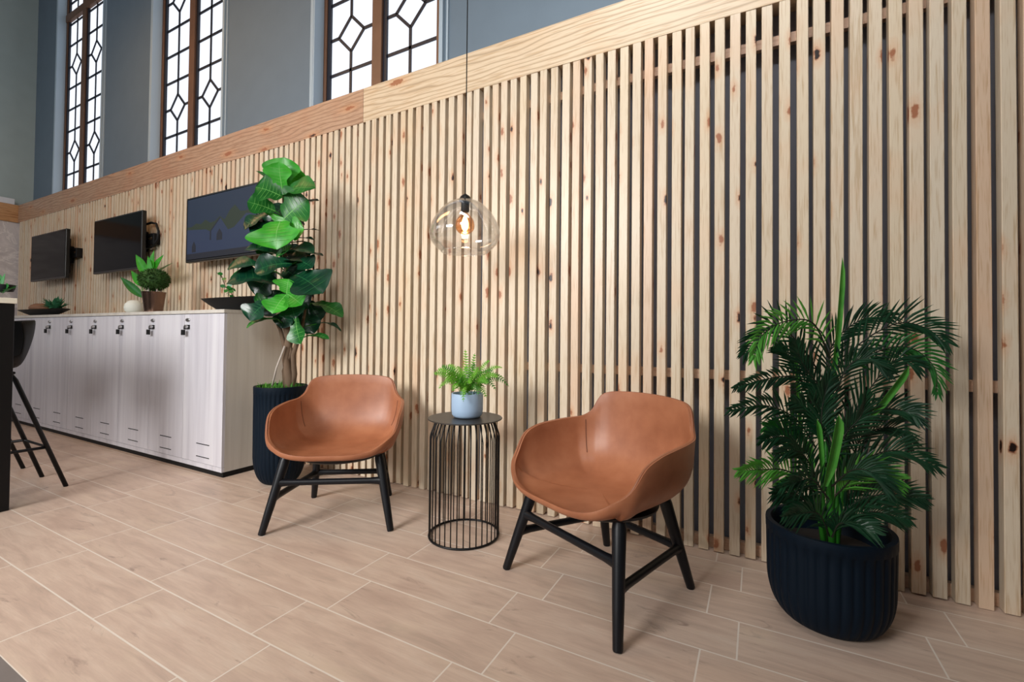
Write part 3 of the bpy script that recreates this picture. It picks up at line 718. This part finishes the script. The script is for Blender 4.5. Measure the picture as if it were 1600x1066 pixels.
# fern
fz = .586; FO = Vector((-1.286, 1.93, fz))
root = thing('potted_fern', 'bright green fern in a pale blue round pot on the wire side table', 'potted plant', FO)
mb = MB(); mb.lathe([(.045, 0), (.066, .004), (.076, .016), (.0795, .04), (.0795, .118), (.078, .121), (.073, .121), (.072, .10), (0, .10)], 56); mb.build('pot', M['bluepot'], root, smooth=True, angle=50)
def fern_frond(mb, p0, p1, p2, L0, mi, rr, curl=.2):
    N_ = 17; p0, p1, p2 = Vector(p0), Vector(p1), Vector(p2); C_ = []
    for i in range(N_+1):
        t = i/N_; C_.append((1-t)**2*p0+2*t*(1-t)*p1+t*t*p2)
    mb.tube(C_, .0012, 4, mi)
    d0 = (p2-p0).normalized(); ref = Vector((rr.uniform(-.3, .3), -.8, .6)); s0 = d0.cross(ref).normalized()
    for i in range(3, N_):
        t = i/N_; d = (C_[min(N_, i+1)]-C_[i-1]).normalized(); s_ = (s0-d*s0.dot(d)).normalized(); nn = d.cross(s_)
        L = L0*(sin(pi*(t*.86+.08))**.7)*(1.05-.35*t)
        for sg in (1, -1):
            dr = (s_*sg+d*.45+Vector((0, 0, -.18))).normalized(); q = d*.0
            b = C_[i]; w = .0047; k = 4
            vs = [b-d*w*.5, b+d*w*.5]; 
            # serrated pinna
            for e in range(1, k+1):
                f = e/k; bb = b+dr*L*f+nn*(-.004*f*f*10*L); ww = w*(1-f*.85); vs += [bb-d*ww*1.0-dr*.0, bb+d*ww*.9]
                
            fs = [(2*e, 2*e+1, 2*e+3, 2*e+2) for e in range(k)]
            mb.add(vs, fs, mi)
mb = MB(); rr = random.Random(12)
def fpx(u, v, d): return onplane(u, v, HF, FO-HF*d)-FO
fronds = [((727, 546), .05, (730, 585)), ((742, 552), 0, (735, 590)), ((690, 572), .02, (712, 582)), ((678, 585), .06, (700, 578)), ((686, 608), .1, (700, 585)), ((700, 570), -.08, (715, 580)),
          ((724, 628), .12, (722, 590)), ((748, 618), .11, (738, 585)), ((775, 610), .08, (755, 578)), ((795, 604), .03, (768, 575)), ((785, 575), .0, (760, 570)), ((765, 563), -.03, (748, 578)), ((778, 590), .1, (755, 578)),
          ((708, 612), .12, (712, 588)), ((760, 622), .08, (748, 590)), ((742, 568), .08, (734, 590)), ((716, 572), .09, (722, 592)), ((758, 582), -.1, (742, 580)), ((695, 596), .0, (708, 584)), ((770, 580), .06, (750, 578)), ((728, 572), -.06, (728, 588)),
          ((735, 600), .14, (732, 585)), ((718, 598), .13, (720, 586)), ((762, 600), .12, (748, 585)), ((700, 585), .11, (712, 585)), ((748, 575), .11, (740, 588)), ((684, 578), -.03, (704, 578)), ((788, 592), -.04, (762, 575))]
for i, (tp, d, md) in enumerate(fronds):
    a = rr.uniform(0, 6.28); b0 = Vector((cos(a)*.025, sin(a)*.025, .10)); T = fpx(*tp, d); m_ = fpx(*md, d*.55)
    fern_frond(mb, b0, m_+Vector((0, 0, .02)), T, .033, 0 if rr.random() < .7 else 1, rr)
mb.build('fronds', [M['fern'], M['fern_d']], root)
mb = MB(); mb.lathe([(0, .099), (.0715, .099), (.0, .106)], 24); mb.build('soil', M['soil'], root)

# ================================================================ POTS
def ribbed_pot(root, R, H, r0, curve, nrib, z_plain, nm='pot', sd=.085):
    prof = []; K = 14
    for i in range(K+1):
        a = i/K*pi/2; prof.append((r0+(R*.985-r0)*sin(a), curve*(1-cos(a))))
    for z in (curve+(H-z_plain-curve)*q for q in (.25, .5, .75, 1)): prof.append((R*(.985+.015*(z-curve)/(H-curve)), z))
    nflu = len(prof)
    prof += [(R*1.003, H-z_plain+.004), (R*1.006, H-.008), (R*1.0, H), (R-.016, H), (R-.020, H-.008), (R-.022, H-.06), (R-.03, H-.09)]
    def fl(i, a, r):
        if i >= nflu or i < 3: return 1
        k = min(1, (i-2)/5); return 1-.024*k*(abs(sin(a*nrib/2))**5)
    mb = MB(); n = nrib*8
    mb.lathe(prof, n, flute=fl); mb.f.pop(); mb.mi.pop()
    mb.build(nm, M['navy'], root, smooth=True, angle=55)
    mb = MB(); mb.lathe([(0, H-sd), (R*.5, H-sd+.007), (R-.024, H-sd)], 40); mb.f.pop(); mb.mi.pop(); mb.build('soil', M['soil'], root, smooth=True)

# ---- fiddle leaf fig
FG = Vector((-2.845, 2.0, 0))
root = thing('fiddle_leaf_fig', 'tall fiddle-leaf fig tree in a ribbed navy pot beside the lockers', 'potted plant', FG)
ribbed_pot(root, .165, .645, .085, .20, 36, .05, sd=.05)
def gp(u, v, d=0): return onplane(u, v, HF, FG-HF*d)-FG
mb = MB()
mb.tube([gp(452, 622), gp(452, 590), gp(447, 560), gp(452, 530), gp(446, 505), gp(444, 470), gp(448, 430), gp(444, 390), gp(446, 340), gp(442, 295), gp(441, 270)], [.034, .030, .026, .026, .022, .018, .015, .013, .011, .008, .005], 12)
mb.tube([gp(456, 610), gp(460, 585), gp(458, 555), gp(466, 530), gp(473, 505), gp(478, 480)], [.020, .018, .016, .014, .011, .007], 10)
mb.tube([gp(450, 560), gp(443, 535), gp(438, 515), gp(430, 500)], [.016, .014, .012, .008], 8)
mb.tube([gp(446, 608), gp(444, 580), gp(455, 550), gp(449, 520)], [.016, .015, .014, .012], 8)
for u, v in ((500, 400), (500, 380), (488, 398)): mb.tube([gp(446, v), gp((446+u)/2, v-3), gp(u-15, v)], .004, 6)
mb.build('trunk', M['bark'], root, smooth=True)
mb = MB(); mb.tube([gp(424, 608, .05), gp(432, 575, .05), gp(445, 541, .04)], .006, 8); mb.build('support_cane', M['cane'], root, smooth=True)
mb = MB(); rr = random.Random(9)
for i in range(420):
    a = rr.uniform(0, 6.283); q = .13*sqrt(rr.random()); b = Vector((q*cos(a), q*sin(a), .590+rr.uniform(0, .03))); a2 = rr.uniform(0, 6.28); L = rr.uniform(.03, .065); t_ = b+Vector((cos(a2)*L*.6, sin(a2)*L*.6, L)); s_ = Vector((-sin(a2), cos(a2), 0))*.0035
    mb.add([b-s_, b+s_, (b+t_)/2+s_, (b+t_)/2-s_, t_], [(0, 1, 2, 3), (3, 2, 4)])
tag(mb.build('moss', M['moss'], root), kind='stuff')
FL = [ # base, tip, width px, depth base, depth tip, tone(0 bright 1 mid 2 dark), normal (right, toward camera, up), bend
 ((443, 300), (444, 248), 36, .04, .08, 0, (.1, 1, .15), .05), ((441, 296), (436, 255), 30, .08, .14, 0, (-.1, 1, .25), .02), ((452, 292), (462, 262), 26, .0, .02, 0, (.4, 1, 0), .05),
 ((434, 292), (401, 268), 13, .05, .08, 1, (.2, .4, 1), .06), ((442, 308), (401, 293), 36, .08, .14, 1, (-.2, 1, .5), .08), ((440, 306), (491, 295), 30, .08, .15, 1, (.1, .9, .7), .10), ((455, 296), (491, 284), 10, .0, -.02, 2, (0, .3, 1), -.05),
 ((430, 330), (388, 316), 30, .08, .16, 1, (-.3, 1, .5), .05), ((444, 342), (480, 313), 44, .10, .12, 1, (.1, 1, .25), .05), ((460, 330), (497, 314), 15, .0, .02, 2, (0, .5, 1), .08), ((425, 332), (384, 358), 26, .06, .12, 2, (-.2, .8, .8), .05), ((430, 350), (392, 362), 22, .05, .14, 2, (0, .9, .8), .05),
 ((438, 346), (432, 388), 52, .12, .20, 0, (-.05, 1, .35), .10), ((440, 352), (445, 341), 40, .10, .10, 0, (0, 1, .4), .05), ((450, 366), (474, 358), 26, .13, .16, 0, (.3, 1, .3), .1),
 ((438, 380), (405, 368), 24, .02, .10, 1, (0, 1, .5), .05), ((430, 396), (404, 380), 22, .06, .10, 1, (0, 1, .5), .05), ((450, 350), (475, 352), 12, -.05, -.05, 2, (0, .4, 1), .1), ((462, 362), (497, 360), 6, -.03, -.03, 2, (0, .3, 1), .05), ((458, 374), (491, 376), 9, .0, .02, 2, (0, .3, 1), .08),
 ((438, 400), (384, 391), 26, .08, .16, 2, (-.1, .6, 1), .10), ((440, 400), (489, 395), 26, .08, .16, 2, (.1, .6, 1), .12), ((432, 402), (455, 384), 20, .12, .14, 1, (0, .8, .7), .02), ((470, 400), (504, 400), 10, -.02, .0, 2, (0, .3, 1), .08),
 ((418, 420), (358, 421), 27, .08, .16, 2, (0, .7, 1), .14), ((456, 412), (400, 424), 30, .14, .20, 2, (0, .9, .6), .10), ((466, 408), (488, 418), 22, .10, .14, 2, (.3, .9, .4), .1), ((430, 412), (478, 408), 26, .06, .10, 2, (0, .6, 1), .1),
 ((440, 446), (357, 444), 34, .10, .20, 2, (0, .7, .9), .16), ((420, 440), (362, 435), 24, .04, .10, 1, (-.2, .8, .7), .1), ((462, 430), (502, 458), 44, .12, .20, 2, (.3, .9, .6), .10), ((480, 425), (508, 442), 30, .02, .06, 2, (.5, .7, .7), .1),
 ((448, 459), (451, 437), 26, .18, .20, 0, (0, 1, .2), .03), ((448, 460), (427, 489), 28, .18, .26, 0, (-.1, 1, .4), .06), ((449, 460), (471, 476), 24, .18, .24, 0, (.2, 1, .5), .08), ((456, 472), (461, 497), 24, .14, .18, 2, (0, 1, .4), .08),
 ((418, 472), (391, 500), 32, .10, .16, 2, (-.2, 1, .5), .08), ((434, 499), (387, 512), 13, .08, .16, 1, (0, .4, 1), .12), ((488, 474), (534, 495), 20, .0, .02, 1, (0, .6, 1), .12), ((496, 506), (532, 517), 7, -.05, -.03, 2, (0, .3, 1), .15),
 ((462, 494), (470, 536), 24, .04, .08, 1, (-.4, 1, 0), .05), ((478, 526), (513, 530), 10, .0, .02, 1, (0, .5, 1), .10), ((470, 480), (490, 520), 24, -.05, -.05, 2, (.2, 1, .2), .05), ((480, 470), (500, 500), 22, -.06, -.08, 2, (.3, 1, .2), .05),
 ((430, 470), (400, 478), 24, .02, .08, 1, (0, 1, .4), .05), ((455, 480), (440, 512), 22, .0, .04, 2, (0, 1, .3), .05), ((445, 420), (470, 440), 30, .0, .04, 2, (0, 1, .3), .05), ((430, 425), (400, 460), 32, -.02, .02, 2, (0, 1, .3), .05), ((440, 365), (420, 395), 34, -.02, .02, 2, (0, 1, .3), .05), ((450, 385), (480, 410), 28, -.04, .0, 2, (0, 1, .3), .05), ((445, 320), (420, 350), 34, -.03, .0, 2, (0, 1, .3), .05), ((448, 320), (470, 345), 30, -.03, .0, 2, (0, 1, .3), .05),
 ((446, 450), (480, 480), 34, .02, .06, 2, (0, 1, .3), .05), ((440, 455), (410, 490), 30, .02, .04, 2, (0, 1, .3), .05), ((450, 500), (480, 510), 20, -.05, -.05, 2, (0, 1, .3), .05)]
mb = MB(); pet = MB()
spx = (gp(450, 400)-gp(440, 400)).length/10
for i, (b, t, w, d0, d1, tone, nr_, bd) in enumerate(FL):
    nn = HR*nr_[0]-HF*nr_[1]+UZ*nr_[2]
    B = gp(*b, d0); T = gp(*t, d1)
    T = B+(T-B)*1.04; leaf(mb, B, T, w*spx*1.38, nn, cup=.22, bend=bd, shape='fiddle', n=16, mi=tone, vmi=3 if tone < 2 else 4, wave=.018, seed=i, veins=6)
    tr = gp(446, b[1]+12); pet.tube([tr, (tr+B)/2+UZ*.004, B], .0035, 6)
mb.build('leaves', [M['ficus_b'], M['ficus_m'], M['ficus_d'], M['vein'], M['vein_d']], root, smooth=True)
pet.build('petioles', M['palm_stem'], root, smooth=True)

# ---- palm
PC = Vector((.225, 1.995, 0))
root = thing('potted_palm', 'leafy green palm in a ribbed navy round-bottomed pot at the right', 'potted plant', PC)
ribbed_pot(root, .195, .335, .115, .15, 36, .04)
def pp(u, v, d=0): return onplane(u, v, HF, PC-HF*d)-PC
def palm_frond(mb, pts, L0, tones, rr, up_=.5, w=.0092, n=30):
    P_ = [Vector(p) for p in pts]
    # resample open catmull
    ext = [P_[0]*2-P_[1]]+P_+[P_[-1]*2-P_[-2]]; C_ = []
    for i in range(1, len(ext)-2):
        p0, p1, p2, p3 = ext[i-1:i+3]
        for j in range(8): t = j/8; C_.append(.5*((2*p1)+(-p0+p2)*t+(2*p0-5*p1+4*p2-p3)*t*t+(-p0+3*p1-3*p2+p3)*t**3))
    C_.append(P_[-1]); K = len(C_)
    mb.tube(C_, [.0034*(1-.75*i/K) for i in range(K)], 5, 3)
    tone = rr.choice(tones)
    for i in range(n):
        t = .10+.9*i/(n-1); f = t*(K-1); k = min(K-2, int(f)); c = C_[k].lerp(C_[k+1], f-k); d = (C_[k+1]-C_[k]).normalized()
        view = -HF; s_ = d.cross(view)
        if s_.length < .2: s_ = d.cross(UZ)
        s_.normalize(); nn = s_.cross(d)
        L = L0*(.55+.45*sin(pi*min(1, t*.9+.1)))*(1-.35*t**3)*rr.uniform(.88, 1.08)
        for sg in (1, -1):
            dr = (s_*sg*(1-.55*t)+d*(.75+.6*t)+nn*rr.uniform(-.05, .35)+UZ*.12).normalized(); q = rr.uniform(.08, .3)
            pts_ = [c, c+dr*L*.35+UZ*.004, c+dr*L*.7-UZ*(q*L*.18), c+dr*L-UZ*(q*L*.6)]
            wv = dr.cross(nn+UZ*rr.uniform(-.4, .4)).normalized(); ws = [w*.35, w, w*.75, .0004]
            vs = []
            for p_, wi in zip(pts_, ws): vs += [p_-wv*wi*.5, p_+nn*wi*.18, p_+wv*wi*.5]
            fs = []
            for e in range(3): fs += [(3*e, 3*e+1, 3*e+4, 3*e+3), (3*e+1, 3*e+2, 3*e+5, 3*e+4)]
            mb.add(vs, fs, tone)
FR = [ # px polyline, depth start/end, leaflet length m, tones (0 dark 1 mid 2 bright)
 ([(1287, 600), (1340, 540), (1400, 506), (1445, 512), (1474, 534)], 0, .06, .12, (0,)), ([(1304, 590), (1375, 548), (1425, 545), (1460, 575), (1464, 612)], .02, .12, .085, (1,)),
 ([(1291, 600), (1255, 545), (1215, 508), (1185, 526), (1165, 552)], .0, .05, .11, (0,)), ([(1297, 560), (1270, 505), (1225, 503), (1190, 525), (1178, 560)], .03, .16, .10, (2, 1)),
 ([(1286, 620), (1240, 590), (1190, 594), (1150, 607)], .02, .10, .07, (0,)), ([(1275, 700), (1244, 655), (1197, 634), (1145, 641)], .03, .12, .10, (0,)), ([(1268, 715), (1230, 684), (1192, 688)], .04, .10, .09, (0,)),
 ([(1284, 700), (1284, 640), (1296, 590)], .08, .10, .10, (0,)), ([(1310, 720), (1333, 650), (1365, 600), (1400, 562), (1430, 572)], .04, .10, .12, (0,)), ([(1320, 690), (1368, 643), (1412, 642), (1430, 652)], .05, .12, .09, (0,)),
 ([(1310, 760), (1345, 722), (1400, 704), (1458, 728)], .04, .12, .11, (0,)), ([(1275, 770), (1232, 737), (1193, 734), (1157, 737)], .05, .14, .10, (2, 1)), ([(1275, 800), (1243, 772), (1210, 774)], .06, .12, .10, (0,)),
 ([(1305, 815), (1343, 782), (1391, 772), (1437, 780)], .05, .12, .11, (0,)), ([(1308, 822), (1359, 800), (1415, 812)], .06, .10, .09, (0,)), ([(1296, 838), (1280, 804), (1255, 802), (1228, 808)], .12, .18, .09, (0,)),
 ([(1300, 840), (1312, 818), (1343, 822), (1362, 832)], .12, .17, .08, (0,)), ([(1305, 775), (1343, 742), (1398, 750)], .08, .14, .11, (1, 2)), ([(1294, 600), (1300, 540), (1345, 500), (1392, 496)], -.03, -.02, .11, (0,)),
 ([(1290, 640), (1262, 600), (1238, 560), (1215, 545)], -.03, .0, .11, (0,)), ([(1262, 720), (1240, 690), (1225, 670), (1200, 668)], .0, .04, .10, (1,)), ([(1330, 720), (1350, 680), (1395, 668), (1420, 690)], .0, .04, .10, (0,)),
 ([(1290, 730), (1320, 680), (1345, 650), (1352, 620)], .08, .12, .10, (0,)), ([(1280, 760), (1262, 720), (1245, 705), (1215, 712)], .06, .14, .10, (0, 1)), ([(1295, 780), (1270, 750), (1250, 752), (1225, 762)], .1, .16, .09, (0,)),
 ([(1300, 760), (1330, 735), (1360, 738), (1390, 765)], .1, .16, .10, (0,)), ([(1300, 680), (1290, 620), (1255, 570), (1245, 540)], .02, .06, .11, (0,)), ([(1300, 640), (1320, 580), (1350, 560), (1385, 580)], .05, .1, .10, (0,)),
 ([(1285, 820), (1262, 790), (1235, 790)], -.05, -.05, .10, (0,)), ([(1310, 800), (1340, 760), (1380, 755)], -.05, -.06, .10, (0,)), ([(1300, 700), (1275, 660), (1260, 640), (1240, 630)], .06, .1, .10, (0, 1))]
mb = MB(); rr = random.Random(21)
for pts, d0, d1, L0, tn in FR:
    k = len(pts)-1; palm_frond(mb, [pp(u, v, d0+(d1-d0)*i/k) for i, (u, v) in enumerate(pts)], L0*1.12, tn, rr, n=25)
for b, t, w, d0, d1 in [((1296, 620), (1316, 402), 11, .02, .02), ((1250, 720), (1240, 540), 8, 0, .02), ((1356, 655), (1420, 572), 13, .1, .14), ((1287, 760), (1310, 648), 18, .12, .14), ((1283, 745), (1276, 655), 10, .1, .1), ((1268, 740), (1262, 690), 10, .08, .08), ((1318, 770), (1322, 700), 10, .05, .06)]:
    B, T = pp(*b, d0), pp(*t, d1); s1 = (pp(1310, 600)-pp(1300, 600)).length/10
    leaf(mb, B, T, w*s1, -HF+HR*.3, cup=.5, shape='strap', n=10, mi=2, veins=0, bend=.01)
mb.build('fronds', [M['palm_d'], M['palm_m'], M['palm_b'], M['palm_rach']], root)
mb = MB()
for pts, r in [([(1300, 870), (1298, 800), (1292, 740), (1290, 690)], .011), ([(1290, 868), (1280, 800), (1270, 740), (1262, 690)], .008), ([(1305, 868), (1312, 800), (1318, 740), (1316, 690)], .009), ([(1288, 868), (1286, 790), (1284, 700), (1288, 600)], .007), ([(1298, 868), (1300, 790), (1303, 690), (1298, 600)], .007), ([(1308, 868), (1306, 800), (1312, 730), (1332, 660)], .007)]:
    mb.tube([pp(u, v, .03) for u, v in pts], [r*1.3, r, r*.9, r*.6], 8)
mb.build('stems', M['palm_stem'], root, smooth=True)

# ================================================================ PENDANT LAMP
LC = Vector((-1.307, 1.922, 1.42))
root = thing('pendant_lamp', 'clear glass dome pendant lamp with a glowing amber bulb, hanging over the side table', 'lamp', LC)
prof = [(.030, .262), (.055, .256), (.088, .239), (.118, .212), (.142, .182), (.162, .145), (.174, .105), (.174, .080), (.164, .052), (.146, .030), (.128, .014), (.118, .004), (.117, 0)]
def dense(P_, m=4):
    e = [P_[0]]+P_+[P_[-1]]; out = []
    for i in range(1, len(e)-2):
        for j in range(m):
            t = j/m; out.append(tuple(.5*(2*e[i][k]+(-e[i-1][k]+e[i+1][k])*t+(2*e[i-1][k]-5*e[i][k]+4*e[i+1][k]-e[i+2][k])*t*t+(-e[i-1][k]+3*e[i][k]-3*e[i+1][k]+e[i+2][k])*t**3) for k in (0, 1)))
    return out+[P_[-1]]
mb = MB(); mb.lathe(dense(prof), 64); 
mb.f = mb.f[:-2]; mb.mi = mb.mi[:-2]
mb.build('glass_shade', M['glass'], root, smooth=True, solid=(.0035, -1))
mb = MB(); mb.tube([(.117*cos(2*pi*k/64), .117*sin(2*pi*k/64), 0) for k in range(64)], .0022, 6, closed=True); mb.build('shade_rim', M['glass'], root, smooth=True)
mb = MB(); mb.lathe([(0, .300), (.006, .296), (.014, .290), (.024, .283), (.028, .275), (.031, .268), (.031, .258), (.021, .256), (.021, .210), (.019, .205), (0, .205)], 32); mb.build('socket', M['black'], root, smooth=True, angle=45)
mb = MB(); mb.lathe(dense([(.013, .205), (.016, .194), (.028, .183), (.042, .165), (.0485, .140), (.046, .118), (.034, .101), (.016, .092), (.001, .090)]), 40); mb.f = mb.f[:-1]; mb.mi = mb.mi[:-1]; bulb = mb.build('bulb', M['amber'], root, smooth=True)
mb = MB()
mb.lathe(dense([(.004, .186), (.010, .174), (.017, .152), (.018, .132), (.013, .116), (.004, .106)]), 20)
mb.build('filament', M['filament'], bulb, smooth=True)
mb = MB(); mb.tube([(0, 0, .295), (0, 0, 6.2-LC.z)], .0028, 8); mb.build('cord', M['blackmatte'], root, smooth=True)
pl_ = bpy.data.lights.new('bulb_light', 'POINT'); pl_.energy = 1.6; pl_.color = (1, .72, .42); pl_.shadow_soft_size = .02
po = bpy.data.objects.new('bulb_light', pl_); COL.objects.link(po); po.parent = root; po.location = (0, 0, .06)
